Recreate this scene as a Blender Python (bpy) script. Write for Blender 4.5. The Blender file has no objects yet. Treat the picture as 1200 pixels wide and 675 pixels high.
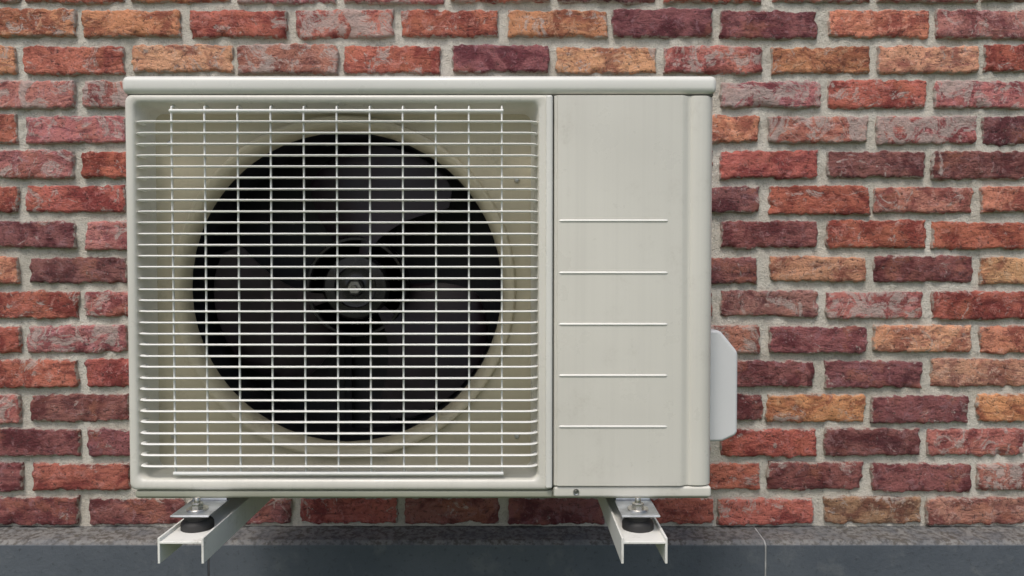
import bpy, bmesh, math, random
import numpy as np
from mathutils import Vector, Matrix, noise as mn

random.seed(7)
scene = bpy.context.scene
D = bpy.data

# ------------------------------------------------------------------ helpers
def link(ob, parent=None):
    scene.collection.objects.link(ob)
    if parent: ob.parent = parent
    return ob

def empty(name):
    e = D.objects.new(name, None)
    e.empty_display_size = 0.1
    return link(e)

def mesh_obj(name, verts, faces, mat=None, parent=None, smooth=False, angle=None):
    me = D.meshes.new(name)
    me.from_pydata([tuple(v) for v in verts], [], faces)
    bm = bmesh.new(); bm.from_mesh(me)
    bmesh.ops.recalc_face_normals(bm, faces=bm.faces)
    bm.to_mesh(me); bm.free()
    if mat: me.materials.append(mat)
    if smooth:
        me.shade_smooth()
        if angle is not None:
            me.set_sharp_from_angle(angle=math.radians(angle))
    ob = D.objects.new(name, me)
    return link(ob, parent)

def box(name, x0, x1, y0, y1, z0, z1, mat, parent=None, bevel=0.0, seg=3):
    v = [(x, y, z) for x in (x0, x1) for y in (y0, y1) for z in (z0, z1)]
    f = [(0,1,3,2),(4,6,7,5),(0,4,5,1),(2,3,7,6),(0,2,6,4),(1,5,7,3)]
    ob = mesh_obj(name, v, f, mat, parent)
    if bevel > 0:
        m = ob.modifiers.new('bev', 'BEVEL'); m.width = bevel; m.segments = seg
        m.limit_method = 'ANGLE'
        ob.data.shade_smooth(); ob.data.set_sharp_from_angle(angle=math.radians(180))
        w = ob.modifiers.new('wn', 'WEIGHTED_NORMAL'); w.keep_sharp = False
    return ob

def prism(name, poly, axis, a, b, mat, parent=None, bevel=0.0):
    def P(p, t):
        if axis == 'Y': return (p[0], t, p[1])
        if axis == 'X': return (t, p[0], p[1])
        return (p[0], p[1], t)
    n = len(poly)
    v = [P(p, a) for p in poly] + [P(p, b) for p in poly]
    f = [tuple(range(n)), tuple(range(2*n-1, n-1, -1))]
    f += [(i, (i+1) % n, n+(i+1) % n, n+i) for i in range(n)]
    ob = mesh_obj(name, v, f, mat, parent)
    if bevel > 0:
        m = ob.modifiers.new('bev', 'BEVEL'); m.width = bevel; m.segments = 3
        m.limit_method = 'ANGLE'
        ob.data.shade_smooth()
        w = ob.modifiers.new('wn', 'WEIGHTED_NORMAL')
    return ob

def lathe(name, prof, cx, cz, mat, parent=None, n=96, axis='Y', y0=0.0, angle=35):
    v, f = [], []
    for (r, t) in prof:
        for i in range(n):
            a = 2*math.pi*i/n
            if axis == 'Y': v.append((cx+r*math.cos(a), t, cz+r*math.sin(a)))
            else: v.append((cx+r*math.cos(a), y0+r*math.sin(a), t))
    for j in range(len(prof)-1):
        for i in range(n):
            k = (i+1) % n
            f.append((j*n+i, j*n+k, (j+1)*n+k, (j+1)*n+i))
    if prof[0][0] > 1e-5: f.append(tuple(range(n)))
    if prof[-1][0] > 1e-5: f.append(tuple((len(prof)-1)*n+i for i in range(n)))
    return mesh_obj(name, v, f, mat, parent, smooth=True, angle=angle)

def sweep(paths, section, up):
    V, F = [], []
    up = Vector(up)
    n = len(section)
    for path in paths:
        base = len(V)
        P = [Vector(p) for p in path]
        for i, p in enumerate(P):
            t = (P[min(i+1, len(P)-1)] - P[max(i-1, 0)]).normalized()
            s = t.cross(up).normalized()
            for (a, b) in section:
                V.append(p + s*a + up*b)
        for i in range(len(P)-1):
            for j in range(n):
                k = (j+1) % n
                F.append((base+i*n+j, base+i*n+k, base+(i+1)*n+k, base+(i+1)*n+j))
        F.append(tuple(base+j for j in range(n)))
        F.append(tuple(base+(len(P)-1)*n+j for j in range(n)))
    return V, F

# ------------------------------------------------------------------ node helpers
def new_mat(name):
    m = D.materials.new(name); m.use_nodes = True
    nt = m.node_tree
    b = nt.nodes['Principled BSDF']
    return m, nt, b

class NT:
    def __init__(s, nt): s.nt = nt
    def n(s, typ, **kw):
        return s.nt.nodes.new(typ)
    def set(s, nd, name, val):
        if isinstance(val, bpy.types.NodeSocket): s.nt.links.new(val, nd.inputs[name])
        else: nd.inputs[name].default_value = val
    def noise(s, vec, scale, detail=4, rough=0.55, dist=0.0):
        nd = s.n('ShaderNodeTexNoise')
        s.set(nd, 'Vector', vec); s.set(nd, 'Scale', scale); s.set(nd, 'Detail', detail)
        s.set(nd, 'Roughness', rough); s.set(nd, 'Distortion', dist)
        return nd.outputs['Fac']
    def ramp(s, fac, a, b, lo=0.0, hi=1.0):
        nd = s.n('ShaderNodeMapRange'); nd.interpolation_type = 'SMOOTHSTEP'
        s.set(nd, 'Value', fac); s.set(nd, 'From Min', a); s.set(nd, 'From Max', b)
        s.set(nd, 'To Min', lo); s.set(nd, 'To Max', hi)
        return nd.outputs['Result']
    def math(s, op, a, b=0.0, clamp=False):
        nd = s.n('ShaderNodeMath'); nd.operation = op; nd.use_clamp = clamp
        s.set(nd, 0, a); s.set(nd, 1, b)
        return nd.outputs[0]
    def mix(s, fac, a, b, blend='MIX'):
        nd = s.n('ShaderNodeMix'); nd.data_type = 'RGBA'; nd.blend_type = blend
        for sock, val in ((nd.inputs[0], fac), (nd.inputs[6], a), (nd.inputs[7], b)):
            if isinstance(val, bpy.types.NodeSocket): s.nt.links.new(val, sock)
            else:
                if isinstance(val, tuple) and len(val) == 3: val = (*val, 1)
                sock.default_value = val
        return nd.outputs[2]
    def bump(s, h, strength, dist, normal=None):
        nd = s.n('ShaderNodeBump'); s.set(nd, 'Height', h); s.set(nd, 'Strength', strength); s.set(nd, 'Distance', dist)
        if normal: s.set(nd, 'Normal', normal)
        return nd.outputs[0]
    def obj(s):
        return s.n('ShaderNodeTexCoord').outputs['Object']
    def mapping(s, vec, scale):
        nd = s.n('ShaderNodeMapping'); s.set(nd, 'Vector', vec); nd.inputs['Scale'].default_value = scale
        return nd.outputs[0]
    def attr(s, name):
        nd = s.n('ShaderNodeAttribute'); nd.attribute_name = name
        return nd
    def vmath(s, op, a, b):
        nd = s.n('ShaderNodeVectorMath'); nd.operation = op
        s.set(nd, 0, a); s.set(nd, 1, b)
        return nd.outputs[0]

def paint_mat(name, col, rough=0.38, dirt=0.25, streak=0.05, dirtcol=(0.25, 0.22, 0.16)):
    m, nt, b = new_mat(name); N = NT(nt)
    o = N.obj()
    big = N.noise(o, 3.0, 3)
    c = N.mix(N.ramp(big, 0.3, 0.7), tuple(x*0.92 for x in col), tuple(min(1, x*1.03) for x in col))
    if streak > 0:  # brush marks and faint vertical reflections, both painted into the colour
        st = N.noise(N.mapping(o, (130, 130, 1.6)), 1.0, 3, 0.6)
        st2 = N.noise(N.mapping(o, (34, 34, 1.0)), 1.0, 2, 0.5)
        c = N.mix(N.ramp(st, 0.42, 0.75, 0, streak*3), c, tuple(x*0.72 for x in col))
        c = N.mix(N.ramp(st2, 0.5, 0.75, 0, streak*3), c, tuple(x*0.80 for x in col))
    d = N.noise(o, 14.0, 6, 0.7)
    d2 = N.noise(o, 220.0, 2, 0.6)
    mask = N.math('MULTIPLY', N.ramp(d, 0.52, 0.78), N.ramp(d2, 0.4, 0.7, 0.3, 1.0))
    c = N.mix(N.math('MULTIPLY', mask, dirt), c, dirtcol)
    nt.links.new(c, b.inputs['Base Color'])
    nt.links.new(N.ramp(d, 0.3, 0.75, rough-0.05, rough+0.18), b.inputs['Roughness'])
    nt.links.new(N.bump(N.noise(o, 6, 2), 0.15, 0.004), b.inputs['Normal'])
    return m

# ------------------------------------------------------------------ materials
M_case = paint_mat('cream_paint', (0.645, 0.630, 0.560), 0.30, 0.28, 0.045)
M_lid  = paint_mat('lid_paint', (0.70, 0.695, 0.64), 0.30, 0.20, 0.0)
M_rec  = paint_mat('recess_paint_shaded', (0.48, 0.43, 0.305), 0.42, 0.7, 0.04)  # casing beige with the shade of the recess mixed into its colour
M_grill= paint_mat('grille_paint', (0.78, 0.785, 0.745), 0.34, 0.12, 0.0)
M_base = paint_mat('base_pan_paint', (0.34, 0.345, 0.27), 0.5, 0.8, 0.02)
M_valve= paint_mat('valve_cover_plastic', (0.66, 0.67, 0.665), 0.38, 0.15, 0.0)
M_arm  = paint_mat('bracket_paint', (0.78, 0.775, 0.72), 0.4, 0.9, 0.02)

def simple(name, col, rough, metal=0.0, bumpscale=None, bs=0.2, spec=0.5):
    m, nt, b = new_mat(name); N = NT(nt)
    o = N.obj()
    f = N.noise(o, 30, 5, 0.65)
    c = N.mix(N.ramp(f, 0.3, 0.7), tuple(x*0.7 for x in col), tuple(min(1, x*1.25) for x in col))
    nt.links.new(c, b.inputs['Base Color'])
    nt.links.new(N.ramp(f, 0.3, 0.7, max(0.05, rough-0.1), rough+0.12), b.inputs['Roughness'])
    b.inputs['Metallic'].default_value = metal
    b.inputs['Specular IOR Level'].default_value = spec
    if bumpscale:
        nt.links.new(N.bump(N.noise(o, bumpscale, 3), bs, 0.001), b.inputs['Normal'])
    return m
M_galv = simple('galvanised_steel', (0.52, 0.54, 0.56), 0.4, 0.85, 200, 0.15)
M_bolt = simple('zinc_bolt', (0.62, 0.60, 0.55), 0.3, 0.95, 150, 0.1)
M_rub  = simple('black_rubber', (0.022, 0.021, 0.02), 0.55, 0, 300, 0.2)
M_fan  = simple('fan_plastic', (0.015, 0.0095, 0.013), 0.40, 0, 120, 0.05, spec=0.30)
M_hub  = simple('fan_hub_plastic', (0.008, 0.007, 0.008), 0.25, 0, 120, 0.05, spec=0.5)
M_dark = simple('fan_cavity_shade', (0.008, 0.008, 0.011), 0.6, spec=0.3)  # near-black colour stands in for the lack of light inside the fan cavity
M_seam = simple('seam_shadow_gap', (0.12, 0.115, 0.09), 0.7)
M_motor= simple('motor_metal', (0.16, 0.17, 0.16), 0.4, 0.7)
M_nut  = simple('shaft_nut_metal', (0.30, 0.29, 0.27), 0.35, 0.8)
M_screwh = simple('screw_steel', (0.42, 0.42, 0.40), 0.35, 0.9)

def coil_mat():
    m, nt, b = new_mat('condenser_fins'); N = NT(nt)
    o = N.obj()
    w = N.n('ShaderNodeTexWave'); w.bands_direction = 'X'
    N.set(w, 'Vector', o); N.set(w, 'Scale', 130.0); N.set(w, 'Distortion', 0.4)
    c = N.mix(w.outputs['Fac'], (0.006, 0.006, 0.007), (0.02, 0.02, 0.024))
    nt.links.new(c, b.inputs['Base Color']); b.inputs['Roughness'].default_value = 0.6
    return m
M_coil = coil_mat()

def brick_mat():
    m, nt, b = new_mat('handmade_brick'); N = NT(nt)
    o = N.obj()
    bc = N.attr('bcol').outputs['Color']
    dat = N.n('ShaderNodeSeparateColor'); N.set(dat, 0, N.attr('bdat').outputs['Color'])
    edge, seed, white = dat.outputs[0], dat.outputs[1], dat.outputs[2]
    comb = N.n('ShaderNodeCombineXYZ')
    for i in range(3): nt.links.new(N.math('MULTIPLY', seed, (37.0, 91.0, 53.0)[i]), comb.inputs[i])
    p = N.vmath('ADD', o, comb.outputs[0])
    n1 = N.noise(p, 16, 4, 0.62, 0.8)
    n2 = N.noise(p, 55, 6, 0.75, 0.5)
    n3 = N.noise(N.mapping(p, (16, 16, 60)), 1.0, 5, 0.7, 1.2)
    n4 = N.noise(p, 11, 3, 0.6, 0.3)
    dark = N.mix(1.0, bc, (0.60, 0.50, 0.58), 'MULTIPLY')
    lite = N.mix(1.0, N.mix(1.0, bc, (1.26, 1.45, 1.45), 'MULTIPLY'), (0.03, 0.022, 0.017), 'ADD')
    c = N.mix(N.ramp(n1, 0.38, 0.58), dark, lite)
    c = N.mix(N.ramp(n4, 0.54, 0.66, 0, 0.50), c, N.mix(0.5, bc, (0.60, 0.25, 0.13)))
    c = N.mix(N.ramp(n3, 0.51, 0.64, 0, 0.72), c, N.mix(1.0, bc, (0.42, 0.40, 0.52), 'MULTIPLY'))
    c = N.mix(N.ramp(n2, 0.52, 0.63, 0, 0.8), c, N.mix(1.0, N.mix(1.0, bc, (1.15, 1.5, 1.7), 'MULTIPLY'), (0.06, 0.058, 0.055), 'ADD'))
    spk = N.noise(p, 150, 4, 0.75)
    c = N.mix(N.ramp(spk, 0.55, 0.66, 0, 0.8), c, (0.055, 0.032, 0.03))
    wn = N.noise(p, 22, 8, 0.78, 1.0)
    thr = N.math('SUBTRACT', 0.655, N.math('MULTIPLY', white, 0.175))
    wm = N.ramp(N.math('SUBTRACT', wn, thr), 0.0, 0.07, 0, 0.72)
    c = N.mix(wm, c, (0.53, 0.45, 0.405))
    en = N.noise(o, 60, 6, 0.75)
    em = N.ramp(N.math('ADD', edge, N.math('MULTIPLY', N.math('SUBTRACT', en, 0.5), 2.4)), 0.68, 1.02, 0, 0.85)
    c = N.mix(em, c, (0.51, 0.465, 0.40))
    nt.links.new(c, b.inputs['Base Color'])
    b.inputs['Roughness'].default_value = 0.8
    b.inputs['Specular IOR Level'].default_value = 0.4
    h = N.math('ADD', n2, N.math('MULTIPLY', spk, -0.8))
    h = N.math('ADD', h, N.math('MULTIPLY', n3, -0.7))
    nt.links.new(N.bump(h, 1.0, 0.007), b.inputs['Normal'])
    return m
M_brick = brick_mat()

def mortar_mat():
    m, nt, b = new_mat('lime_mortar'); N = NT(nt)
    o = N.obj()
    n1 = N.noise(o, 5, 4); n2 = N.noise(o, 60, 5, 0.7); n3 = N.noise(o, 330, 3, 0.75)
    c = N.mix(N.ramp(n1, 0.3, 0.7), (0.60, 0.56, 0.475), (0.72, 0.69, 0.61))
    c = N.mix(N.ramp(n2, 0.48, 0.70, 0, 0.5), c, (0.38, 0.34, 0.285))
    c = N.mix(N.ramp(n3, 0.54, 0.70, 0, 0.6), c, (0.20, 0.175, 0.15))
    nt.links.new(c, b.inputs['Base Color']); b.inputs['Roughness'].default_value = 0.93
    h = N.math('ADD', n2, N.math('MULTIPLY', n3, 0.7))
    nt.links.new(N.bump(h, 1.0, 0.006), b.inputs['Normal'])
    return m
M_mort = mortar_mat()

def stone_mat():
    m, nt, b = new_mat('bluestone'); N = NT(nt)
    o = N.obj()
    n1 = N.noise(o, 4, 5, 0.6); n2 = N.noise(o, 90, 4, 0.7); n3 = N.noise(o, 18, 5, 0.7)
    c = N.mix(N.ramp(n1, 0.3, 0.7), (0.062, 0.075, 0.092), (0.092, 0.106, 0.124))
    c = N.mix(N.ramp(n3, 0.52, 0.72, 0, 0.5), c, (0.145, 0.155, 0.16))
    c = N.mix(N.ramp(n2, 0.55, 0.70, 0, 0.6), c, (0.04, 0.045, 0.052))
    g = N.n('ShaderNodeNewGeometry'); sp = N.n('ShaderNodeSeparateXYZ'); N.set(sp, 0, g.outputs['Normal'])
    up = N.math('MULTIPLY', N.ramp(sp.outputs[2], 0.15, 0.8), N.ramp(n3, 0.35, 0.6, 0.45, 0.9))
    c = N.mix(up, c, N.mix(N.ramp(n2, 0.42, 0.60), (0.215, 0.21, 0.195), (0.085, 0.075, 0.06)))
    nt.links.new(c, b.inputs['Base Color']); b.inputs['Roughness'].default_value = 0.7
    nt.links.new(N.bump(N.math('ADD', n2, n3), 0.6, 0.002), b.inputs['Normal'])
    return m
M_stone = stone_mat()

def grass_mat():
    m, nt, b = new_mat('lawn'); N = NT(nt)
    o = N.obj()
    n1 = N.noise(o, 0.6, 5, 0.6); n2 = N.noise(o, 30, 5, 0.7)
    c = N.mix(N.ramp(n2, 0.3, 0.7), (0.035, 0.065, 0.018), (0.10, 0.15, 0.05))
    c = N.mix(N.ramp(n1, 0.45, 0.7, 0, 0.6), c, (0.12, 0.11, 0.06))
    nt.links.new(c, b.inputs['Base Color']); b.inputs['Roughness'].default_value = 0.9
    nt.links.new(N.bump(n2, 0.8, 0.03), b.inputs['Normal'])
    return m
M_grass = grass_mat()

# ------------------------------------------------------------------ ground
S = 150
mesh_obj('ground', [(-S,-S,0),(S,-S,0),(S,S,0),(-S,S,0)], [(0,1,2,3)], M_grass)

# ------------------------------------------------------------------ brick wall
wall = empty('brick_wall')
PL_TOP = 0.578
PIT_Z, PIT_X = 0.0694, 0.2109
BH, BL = 0.0555, 0.1962
Z15 = 0.6117
XO, XE = -0.8515, -0.9655
PAL = {'R': (0.43, 0.102, 0.068), 'O': (0.58, 0.200, 0.110), 'D': (0.235, 0.068, 0.062),
       'P': (0.45, 0.148, 0.120), 'L': (0.62, 0.280, 0.160), 'W': (0.46, 0.138, 0.106), 'B': (0.36, 0.160, 0.11)}
WH = {'R': 0.55, 'O': 0.55, 'D': 0.4, 'P': 0.9, 'L': 0.55, 'W': 1.05, 'B': 0.65}
rows = {
 1: dict(zip(range(-1, 9), 'OORWRODDOP')), 2: dict(zip(range(-1, 10), 'ORLPRDLWOLR')),
 3: {-1:'P',0:'P',6:'P',7:'R',8:'P'}, 4: {-1:'R',0:'P',6:'O',7:'W',8:'W',9:'D'},
 5: {-1:'P',0:'R',6:'R',7:'D',8:'D'}, 6: {-1:'R',0:'R',6:'D',7:'R',8:'P',9:'O'},
 7: {-1:'D',0:'P',6:'D',7:'R',8:'R'}, 8: {-1:'O',0:'D',6:'D',7:'L',8:'D',9:'L'},
 9: {-1:'R',0:'P',6:'B',7:'W',8:'R'}, 10: {-1:'R',0:'P',6:'P',7:'D',8:'L',9:'O'},
 11:{-1:'R',0:'R',6:'D',7:'D',8:'L'}, 12: {-1:'P',0:'D',6:'D',7:'O',8:'D',9:'O'},
 13:{-1:'D',0:'D',6:'R',7:'D',8:'P'}, 14: {-1:'D',0:'R',6:'R',7:'D',8:'D',9:'P'},
 15: dict(zip(range(-1, 9), 'DDDRDDRRBB')),
}
V, F, C, A = [], [], [], []
voff = 0
rng = random.Random(11)
def axis_pts(L, n):
    inner = np.linspace(0.006, L-0.006, n)
    return np.concatenate([[0, 0.0006, 0.0025], inner, [L-0.0025, L-0.0006, L]])
for row in range(15, -24, -1):
    zc = Z15 + (15-row)*PIT_Z
    x00 = XO if row % 2 else XE
    for n in range(-16, 24):
        xs = x00 + n*PIT_X + rng.uniform(-0.0035, 0.0035)
        if xs > 4 or xs < -4: continue
        L = BL + rng.uniform(-0.005, 0.004); H = BH + rng.uniform(-0.0035, 0.003)
        hi = abs(xs+0.1) < 1.35 and zc < 1.8
        nu, nv = (40, 12) if hi else (6, 3)
        code = rows.get(row, {}).get(n) or rng.choice('RRRRDDPPOWLBRD')
        base = Vector(PAL[code]) * rng.uniform(0.84, 1.1)
        base = Vector((base[0], base[1]*rng.uniform(0.9, 1.14), base[2]*rng.uniform(0.9, 1.16)))
        seed = rng.random(); wh = WH[code]*rng.uniform(0.6, 1.25)
        U = axis_pts(L, nu); W = axis_pts(H, nv)
        yo = rng.uniform(-0.0035, 0.0012); rot = rng.uniform(-0.009, 0.009)
        tilt = rng.uniform(-0.014, 0.014); tiltz = rng.uniform(-0.05, 0.05)
        zj = rng.uniform(-0.0020, 0.0020)
        so = Vector((seed*71, seed*133, n*3.1))
        for w in W:
            for u in U:
                du = min(u, L-u); dw = min(w, H-w); d = min(du, dw)
                q = math.hypot(max(0, 0.0045-du), max(0, 0.0045-dw))/0.0045
                q = min(1.0, q)
                x, z = u-L/2, w-H/2
                if hi:
                    pv = Vector((x, 0, z))
                    r1 = mn.noise(pv*26+so); r2 = mn.noise(pv*75+so+Vector((9,9,9)))
                    r3 = mn.noise(pv*16+so+Vector((3,30,1)))
                    r4 = mn.noise(pv*190+so)
                    ex = math.exp(-du/0.010); ez = math.exp(-dw/0.008)
                    sgx = 1 if x > 0 else -1; sgz = 1 if z > 0 else -1
                    x += sgx*ex*(r1*0.0036 + r2*0.0034 + r4*0.0018)
                    z += sgz*ez*(r3*0.0032 + r2*0.0036 + r4*0.0020)
                    cw = math.exp(-(du+dw)/0.005)
                    x -= sgx*cw*0.0010; z -= sgz*cw*0.0010
                    chip = max(0, mn.noise(pv*38+so*1.7)-0.16)*math.exp(-d/0.008)
                    yy = -(r1*0.0018 + r2*0.0015 + r4*0.0009) + chip*0.020
                else:
                    yy = 0
                if d <= 0: y = 0.016
                else:
                    y = -0.0052 + yo + yy + q**2.4*0.0045
                y += x*tilt + z*tiltz
                X = xs + L/2 + x + z*rot; Z = zc + zj + z + x*rot
                V.append((X, y, Z)); C.append((*base, 1.0))
                A.append((max(0, 1-d/0.008), seed, wh, 1))
        nU, nW = len(U), len(W)
        for j in range(nW-1):
            for i in range(nU-1):
                a = voff + j*nU + i
                F.append((a, a+1, a+nU+1, a+nU))
        voff += nU*nW
me = D.meshes.new('bricks')
me.from_pydata(V, [], F); me.materials.append(M_brick); me.shade_smooth()
for nm, arr in (('bcol', C), ('bdat', A)):
    ca = me.color_attributes.new(nm, 'FLOAT_COLOR', 'POINT')
    ca.data.foreach_set('color', np.array(arr, dtype=np.float32).ravel())
link(D.objects.new('bricks', me), wall)

def mortar(x0, x1, z0, z1, step):
    xs = np.arange(x0, x1+step/2, step); zs = np.arange(z0, z1+step/2, step)
    v = []
    for z in zs:
        for x in xs:
            p = Vector((x, 0, z))
            v.append((x, 0.0032 + mn.noise(p*22)*0.0032 + mn.noise(p*70)*0.0022, z))
    n = len(xs)
    f = [(j*n+i, j*n+i+1, (j+1)*n+i+1, (j+1)*n+i) for j in range(len(zs)-1) for i in range(n-1)]
    return v, f
zt = Z15 + 38*PIT_Z + PIT_Z/2
v, f = mortar(-4.0, 4.2, PL_TOP-0.01, zt, 0.008)
mo = mesh_obj('mortar_joints', v, f, M_mort, wall, smooth=True)
box('wall_core', -4.0, 4.2, 0.02, 0.25, 0.0, zt, M_mort, wall)

# ------------------------------------------------------------------ stone plinth
pl = empty('stone_plinth')
jx = [-0.585 + i*1.0740 for i in range(-3, 5)]
for i in range(len(jx)-1):
    a, b_ = jx[i]+0.0013, jx[i+1]-0.0013
    poly = [(0.018, 0.0), (0.018, PL_TOP+0.0035), (-0.058, PL_TOP-0.004), (-0.067, PL_TOP-0.011), (-0.067, 0.0)]
    prism('plinth_block_%d' % i, poly, 'X', a, b_, M_stone, pl, bevel=0.0022)
jm = [simple('joint_grout_light', (0.36, 0.36, 0.35), 0.9), simple('joint_grout_dark', (0.05, 0.05, 0.055), 0.9)]
for i, x in enumerate(jx[1:-1]):
    prism('plinth_joint_%d' % i, [(0.01, 0.0), (0.01, PL_TOP+0.001), (-0.058, PL_TOP-0.0055), (-0.0662, PL_TOP-0.012), (-0.0662, 0.0)], 'X', x-0.0014, x+0.0014,
        jm[0] if x > 0 else jm[1], pl)

# ------------------------------------------------------------------ air conditioner
ac = empty('air_conditioner_unit')
k = 0.00119; FY = -0.45
def X(p): return (p-600)*k
def Z(p): return 1.0725 + (336-p)*k

def rrect(x0, x1, z0, z1, r, nc=8, ne=14):
    pts = []
    cs = [((x1-r, z1-r), 0), ((x0+r, z1-r), 90), ((x0+r, z0+r), 180), ((x1-r, z0+r), 270)]
    for i, (c, a0) in enumerate(cs):
        arc = [(c[0]+r*math.cos(math.radians(a0+90*j/nc)), c[1]+r*math.sin(math.radians(a0+90*j/nc))) for j in range(nc+1)]
        pts += arc
        c2, a2 = cs[(i+1) % 4]
        nx = (c2[0]+r*math.cos(math.radians(a2)), c2[1]+r*math.sin(math.radians(a2)))
        for j in range(1, ne):
            t = j/ne
            pts.append((arc[-1][0]*(1-t)+nx[0]*t, arc[-1][1]*(1-t)+nx[1]*t))
    return pts
def loft(name, rings, mat, parent, cap0=False, cap1=False, angle=40):
    n = len(rings[0][0]); v = []; f = []
    for pts, y in rings:
        v += [(p[0], y, p[1]) for p in pts]
    for j in range(len(rings)-1):
        for i in range(n):
            q = (i+1) % n
            f.append((j*n+i, j*n+q, (j+1)*n+q, (j+1)*n+i))
    if cap0: f.append(tuple(range(n)))
    if cap1: f.append(tuple((len(rings)-1)*n+i for i in range(n)))
    return mesh_obj(name, v, f, mat, parent, smooth=True, angle=angle)

def rp(x0, x1, ytop, ybot, r): return rrect(X(x0), X(x1), Z(ybot), Z(ytop), r)
r_in = rp(157, 632, 118, 564, 0.010)
frame = [(rp(146.5, 648, 109.5, 576, 0.008), FY+0.05),
         (rp(146.5, 648, 109.5, 576, 0.009), FY+0.005),
         (rp(147.5, 647, 110.5, 575, 0.010), FY+0.0018),
         (rp(149.5, 645, 112, 573.3, 0.010), FY+0.0003),
         (rp(152, 643, 113.5, 571, 0.010), FY),
         (rp(155, 635, 116, 566, 0.010), FY+0.0002),
         (r_in, FY+0.0016),
         (rp(158.2, 630.8, 119.5, 562.5, 0.010), FY+0.0045),
         (rp(165, 623, 125, 557, 0.012), FY+0.046)]
loft('grille_frame', frame, M_case, ac)
CX, CZ = X(394), Z(337)
inner = rp(165, 623, 125, 557, 0.012)
def circ(R):
    out = []
    for p in inner:
        a = math.atan2(p[1]-CZ, p[0]-CX)
        out.append((CX+R*math.cos(a), CZ+R*math.sin(a)))
    return out
RI = 0.2300
rec = [(inner, FY+0.046), (rp(168, 620, 128, 554, 0.012), FY+0.0485)]
def blend(a, b, t): return [(p[0]*(1-t)+q[0]*t, p[1]*(1-t)+q[1]*t) for p, q in zip(a, b)]
c_out = circ(0.2520)
rec += [(blend(rec[1][0], c_out, 0.5), FY+0.0488), (c_out, FY+0.0490),
        (circ(0.2505), FY+0.0430), (circ(0.2490), FY+0.0400), (circ(0.2465), FY+0.0390), (circ(0.2445), FY+0.0392)]
for i in range(9):
    a = math.radians(90*i/8)
    rec.append((circ(RI+0.0140*(1-math.sin(a))), FY+0.0395+0.026*(1-math.cos(a))))
loft('fan_orifice_panel', rec, M_rec, ac, angle=35)
loft('fan_shroud', [(circ(RI-0.0002), FY+0.0655), (circ(RI), FY+0.16)], M_dark, ac)

def bar(name, x0, x1, yt, yb, y0, y1, mat, bev): 
    return box(name, X(x0), X(x1), y0, y1, Z(yb), Z(yt), mat, ac, bevel=bev)
bar('centre_ridge', 639.5, 647.6, 111, 573, FY-0.0045, FY+0.02, M_lid, 0.0032)

# casing
bar('top_lid', 143.5, 840, 87.5, 109.0, FY-0.0015, FY+0.30, M_lid, 0.0085)
bar('lid_seam_shadow', 149, 836, 108.7, 110.8, FY+0.005, FY+0.29, M_seam, 0.0)  # dark strip painted as the shadow line under the lid
bar('side_panel', 146.5, 149.5, 110.5, 572, FY+0.051, FY+0.29, M_case, 0.001)
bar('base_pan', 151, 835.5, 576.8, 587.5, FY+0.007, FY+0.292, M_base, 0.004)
bar('partition_wall', 648.5, 651, 111, 576, FY+0.012, FY+0.285, M_dark, 0.0)
def service():
    pts = []
    x0, x1 = X(649.2), X(837.8)
    r = 0.018
    pts.append((x0, FY+0.285)); pts.append((x0, FY+0.003)); pts.append((x0+0.001, FY+0.0012)); 
    pts += [(X(652.5), FY+0.0010), (X(653.5), FY-0.0008), (X(655), FY-0.0014)]
    pts += [(X(798), FY-0.0014), (X(801), FY-0.0008), (X(805.5), FY+0.0030), (X(807.5), FY+0.0040), (X(810), FY+0.0040), (X(812), FY+0.0022), (X(814.5), FY+0.0012)]
    for i in range(9):
        a = math.radians(90*i/8)
        pts.append((x1-r+r*math.sin(a), FY+0.0010+r*(1-math.cos(a))))
    pts.append((x1, FY+0.285))
    n = len(pts)
    v = []; f = []
    lv = [Z(570.6), Z(569.8), Z(111.6), Z(110.9)]
    off = [0.0015, 0.0, 0.0, 0.0015]
    for z, o in zip(lv, off):
        for (x, y) in pts:
            yy = y + (o if y < FY+0.02 else 0)
            v.append((x, yy, z))
    for j in range(3):
        for i in range(n):
            q = (i+1) % n
            f.append((j*n+i, j*n+q, (j+1)*n+q, (j+1)*n+i))
    f.append(tuple(range(n))); f.append(tuple(3*n+i for i in range(n)))
    mesh_obj('service_panel', v, f, M_case, ac, smooth=True, angle=28)
service()
bar('lower_rail', 649.2, 836.5, 571.6, 584.5, FY+0.0015, FY+0.05, M_case, 0.0035)
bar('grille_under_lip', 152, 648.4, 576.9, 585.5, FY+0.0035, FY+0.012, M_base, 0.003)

# embossed louvre lines
for i, py in enumerate((257.5, 318.5, 379, 439.5, 500)):
    x0, x1 = X(655), X(783)
    prof = [(0.0, 0.0026), (-0.0005, 0.0020), (-0.0013, 0.0009), (-0.0016, 0.0002), (-0.0014, -0.0005), (-0.0006, -0.0011), (0.0, -0.0014)]
    v = []; f = []
    st = [0, 0.004, 0.012, 0.02] + [j/20 for j in range(1, 20)] + [0.98, 0.988, 0.996, 1.0]
    for t in st:
        d = min(t, 1-t)
        e = min(1, math.sqrt(max(0, d)/0.02))
        for (yy, zz) in prof:
            v.append((x0+(x1-x0)*t, FY-0.0012+yy*e, Z(py)+zz*(0.4+0.6*e)))
    m_ = len(prof)
    for s in range(len(st)-1):
        for j in range(m_-1):
            f.append((s*m_+j, s*m_+j+1, (s+1)*m_+j+1, (s+1)*m_+j))
    mesh_obj('embossed_louvre_%d' % (i+1), v, f, M_lid, ac, smooth=True, angle=50)

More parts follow.
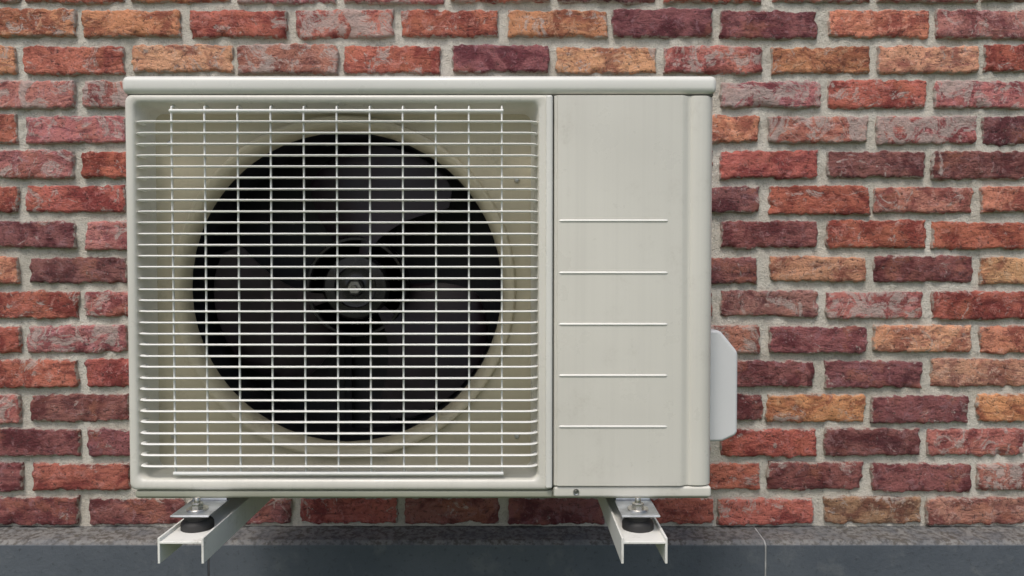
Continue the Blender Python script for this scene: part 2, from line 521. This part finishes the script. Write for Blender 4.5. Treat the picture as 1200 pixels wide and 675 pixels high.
# wire guard
sec = [(0.0040*math.cos(a), 0.00155*math.sin(a)) for a in [2*math.pi*i/12 for i in range(12)]]
paths = []
nb = 32
for i in range(nb):
    py = 141.5 + i*(547.0-141.5)/(nb-1)
    z = Z(py) + random.uniform(-0.0003, 0.0003)
    paths.append([(X(160.0), FY+0.022, z), (X(160.8), FY+0.011, z), (X(163), FY+0.0040, z), (X(167), FY+0.0010, z), (X(173), FY+0.0002, z),
                  (X(395), FY, z),
                  (X(616), FY+0.0002, z), (X(622), FY+0.0010, z), (X(626), FY+0.0040, z), (X(628.2), FY+0.011, z), (X(629), FY+0.022, z)])
v, f = sweep(paths, sec, (0, 0, 1))
mesh_obj('guard_slats', v, f, M_grill, ac, smooth=True, angle=60)
sec2 = [(0.0022*math.cos(a), 0.0014*math.sin(a)) for a in [2*math.pi*i/10 for i in range(10)]]
paths = []
for i in range(11):
    x = X(200.5 + i*38.75)
    paths.append([(x, FY+0.040, Z(121)), (x, FY+0.014, Z(121.5)), (x, FY+0.0045, Z(124)), (x, FY+0.004, Z(132)), (x, FY+0.004, Z(338)), (x, FY+0.004, Z(548)), (x, FY+0.0045, Z(556)), (x, FY+0.014, Z(560)), (x, FY+0.040, Z(560.5))])
v, f = sweep(paths, sec2, (1, 0, 0))
mesh_obj('guard_uprights', v, f, M_grill, ac, smooth=True, angle=60)
for nm, py, hh in (('guard_top_bar', 128.5, 0.0024), ('guard_bottom_bar', 556.0, 0.0030)):
    s3 = [(0.0030*math.cos(a), hh*math.sin(a)) for a in [2*math.pi*i/12 for i in range(12)]]
    v, f = sweep([[(X(199), FY+0.0025, Z(py)), (X(395), FY+0.0025, Z(py)), (X(590), FY+0.0025, Z(py))]], s3, (0, 0, 1))
    mesh_obj(nm, v, f, M_grill, ac, smooth=True, angle=60)
for i, (px, py) in enumerate(((606, 205), (182, 160), (182, 520), (606, 520))):
    lathe('panel_screw_%d' % (i+1), [(0.0, FY+0.0445), (0.0025, FY+0.0448), (0.0038, FY+0.0465), (0.0038, FY+0.050)], X(px), Z(py), M_screwh, ac, n=20)
def screw(nm, px, py, y, r=0.0045):
    lathe(nm, [(0.0, y-0.0022), (r*0.4, y-0.0022), (r*0.42, y-0.0012), (r*0.8, y-0.0020), (r, y-0.0006), (r, y+0.001)], X(px), Z(py), M_screwh, ac, n=24)
screw('rail_screw', 676, 578.0, FY+0.0013)

# fan
hubY = FY+0.085
HX = CX+0.008
lathe('fan_hub', [(0.0, hubY-0.001), (0.012, hubY-0.001), (0.014, hubY+0.004), (0.020, hubY+0.006), (0.030, hubY+0.004), (0.032, hubY+0.0), (0.046, hubY+0.001),
                  (0.049, hubY+0.004), (0.051, hubY+0.012), (0.056, hubY+0.06)], HX, CZ, M_hub, ac, n=72)
lathe('fan_hub_ring', [(0.070, hubY+0.012), (0.072, hubY+0.008), (0.0755, hubY+0.008), (0.0775, hubY+0.012), (0.0775, hubY+0.05), (0.070, hubY+0.05), (0.070, hubY+0.012)], HX, CZ, M_hub, ac, n=72)
lathe('fan_nut', [(0.0, hubY-0.012), (0.004, hubY-0.012), (0.005, hubY-0.010), (0.005, hubY-0.006), (0.010, hubY-0.006), (0.010, hubY)], HX, CZ, M_nut, ac, n=6, angle=20)
lathe('fan_motor', [(0.0, FY+0.175), (0.05, FY+0.175), (0.066, FY+0.185), (0.066, FY+0.22)], HX, CZ, M_motor, ac, n=48)
box('motor_mount', CX-0.040, CX-0.026, FY+0.222, FY+0.230, Z(570), Z(115), M_dark, ac, bevel=0.002)
box('motor_mount_2', CX+0.036, CX+0.050, FY+0.222, FY+0.230, Z(570), Z(115), M_dark, ac, bevel=0.002)
v, f = [], []
nr, na = 22, 22
for bI in range(3):
    a_mid = math.radians(96 + 120*bI)
    off = len(v)
    for side in (0, 1):
        for i in range(nr+1):
            t = i/nr
            R = 0.050 + t*(0.220-0.050)
            half = math.radians(25 + 13*math.sin(min(1, t*1.15)*math.pi*0.5)) * (1-0.25*max(0, t-0.85)/0.15)
            sweepa = -math.radians(22)*t**1.3
            for j in range(na+1):
                s = j/na*2-1
                ang = a_mid + sweepa + s*half + math.radians(8)*t*(1-abs(s))
                Rr = R - 0.012*t*(abs(s)**4)
                y = hubY + 0.032 + s*0.030*(1-0.25*t) - 0.010*(1-s*s) + side*0.0028
                v.append((HX+Rr*math.cos(ang), y, CZ+Rr*math.sin(ang)))
    W_ = na+1; T = (nr+1)*W_
    for i in range(nr):
        for j in range(na):
            a = off+i*W_+j
            f.append((a, a+1, a+W_+1, a+W_)); f.append((a+T, a+T+W_, a+T+W_+1, a+T+1))
    for i in range(nr):
        for j in (0, na):
            a = off+i*W_+j; f.append((a, a+W_, a+W_+T, a+T))
    for j in range(na):
        a = off+nr*W_+j; f.append((a, a+1, a+1+T, a+T))
mesh_obj('fan_blades', v, f, M_fan, ac, smooth=True, angle=50)
bar('condenser_coil', 151, 647, 112, 575, FY+0.245, FY+0.285, M_coil, 0.0)

# valve cover
def valve():
    yA, yB = FY+0.055, FY+0.20
    x0 = X(837.8)-0.001
    def vx(p): return (p-600)*(1.105/880)
    def vz(p): return 1.10-0.0262*1.105+(337-p)*(1.105/880)
    prof = [(x0, vz(387)), (vx(841), vz(386)), (vx(846.5), vz(389)), (vx(865.5), vz(412)), (vx(866), vz(416)), (vx(866), vz(507)), (vx(864.5), vz(511)), (vx(848), vz(518.5)), (x0, vz(519))]
    prism('valve_cover', prof, 'Y', yA, yB, M_valve, ac, bevel=0.006)
valve()

# feet, bolts
def foot(cx, tag):
    yb = -0.482
    zt_ = 0.7705
    box('foot_plate_'+tag, cx-0.026, cx+0.026, -0.508, -0.20, zt_-0.0025, zt_, M_galv, ac, bevel=0.001)
    box('foot_riser_'+tag, cx-0.024, cx+0.024, -0.440, -0.20, zt_+0.0003, Z(587.5)+0.002, M_galv, ac)
    lathe('foot_washer_'+tag, [(0.0, zt_+0.0025), (0.0135, zt_+0.0025), (0.0142, zt_+0.0018), (0.0142, zt_)], cx, 0, M_bolt, ac, n=40, axis='Z', y0=yb)
    lathe('foot_nut_'+tag, [(0.0, zt_+0.0098), (0.0065, zt_+0.0098), (0.0082, zt_+0.0088), (0.0082, zt_+0.0022)], cx, 0, M_bolt, ac, n=6, axis='Z', y0=yb, angle=20)
    lathe('foot_stud_'+tag, [(0.0, zt_+0.0165), (0.0034, zt_+0.0165), (0.004, zt_+0.0155), (0.004, zt_+0.008)], cx, 0, M_bolt, ac, n=20, axis='Z', y0=yb)

def bracket(cx, name):
    br = empty(name)
    zt_, zb, y0 = 0.7455, 0.7165, -0.535
    w, t = 0.030, 0.0032
    poly = [(-w, zt_+0.005), (-w+t, zt_+0.005), (-w+t, zt_), (w-t, zt_), (w-t, zt_+0.005), (w, zt_+0.005), (w, zb), (w-t, zb), (w-t, zt_-t), (-w+t, zt_-t), (-w+t, zb), (-w, zb)]
    prism('arm_channel', [(cx+p[0], p[1]) for p in poly], 'Y', y0, -0.012, M_arm, br, bevel=0.0008)
    yb = -0.482
    lathe('rubber_damper', [(0.0, 0.7678), (0.0205, 0.7678), (0.0215, 0.7662), (0.0205, 0.7640), (0.0165, 0.7615), (0.0165, 0.7590), (0.0200, 0.7560), (0.0215, 0.7530), (0.0215, 0.7456)],
          cx, 0, M_rub, br, n=48, axis='Z', y0=yb)
    lathe('rear_damper', [(0.0, 0.7678), (0.0185, 0.7678), (0.0150, 0.7615), (0.0200, 0.7530), (0.0200, 0.7456)],
          cx, 0, M_rub, br, n=32, axis='Z', y0=-0.22)
    lathe('damper_bolt', [(0.0, 0.728), (0.004, 0.728), (0.004, 0.7420)], cx, 0, M_bolt, br, n=16, axis='Z', y0=yb)
    box('wall_upright', cx-0.022, cx+0.022, -0.0115, -0.0065, 0.715, 1.15, M_arm, br, bevel=0.001)
    return br
XL, XR = -0.430, 0.172
bracket(XL, 'wall_bracket'); bracket(XR, 'wall_bracket')
foot(XL, 'left'); foot(XR, 'right')

# ------------------------------------------------------------------ light
w = D.worlds.new('World'); scene.world = w; w.use_nodes = True
nt = w.node_tree; bg = nt.nodes['Background']
sky = nt.nodes.new('ShaderNodeTexSky'); sky.sky_type = 'NISHITA'; sky.sun_disc = False
ELEV, AZ = 58, 200
sky.sun_elevation = math.radians(ELEV); sky.sun_rotation = math.radians(AZ)
sky.air_density = 1.0; sky.dust_density = 4.0; sky.ozone_density = 1.0
nt.links.new(sky.outputs[0], bg.inputs['Color']); bg.inputs['Strength'].default_value = 0.15
sun = D.lights.new('sun', 'SUN'); sun.energy = 1.5; sun.angle = math.radians(16); sun.color = (1.0, 0.97, 0.935)
so = link(D.objects.new('sun', sun))
az = math.radians(AZ); el = math.radians(ELEV)
dirv = Vector((math.sin(az)*math.cos(el), math.cos(az)*math.cos(el), math.sin(el)))
so.rotation_euler = dirv.to_track_quat('Z', 'Y').to_euler()
so.location = (-2, -5, 6)

# ------------------------------------------------------------------ camera
cam = D.cameras.new('camera'); cam.lens = 26.4; cam.sensor_width = 36; cam.clip_start = 0.02; cam.clip_end = 500
co = link(D.objects.new('camera', cam))
co.location = (0, -1.50, 1.10); co.rotation_euler = (math.radians(90-1.5), 0, 0)
scene.camera = co
scene.view_settings.view_transform = 'Standard'; scene.view_settings.look = 'None'; scene.view_settings.exposure = 0
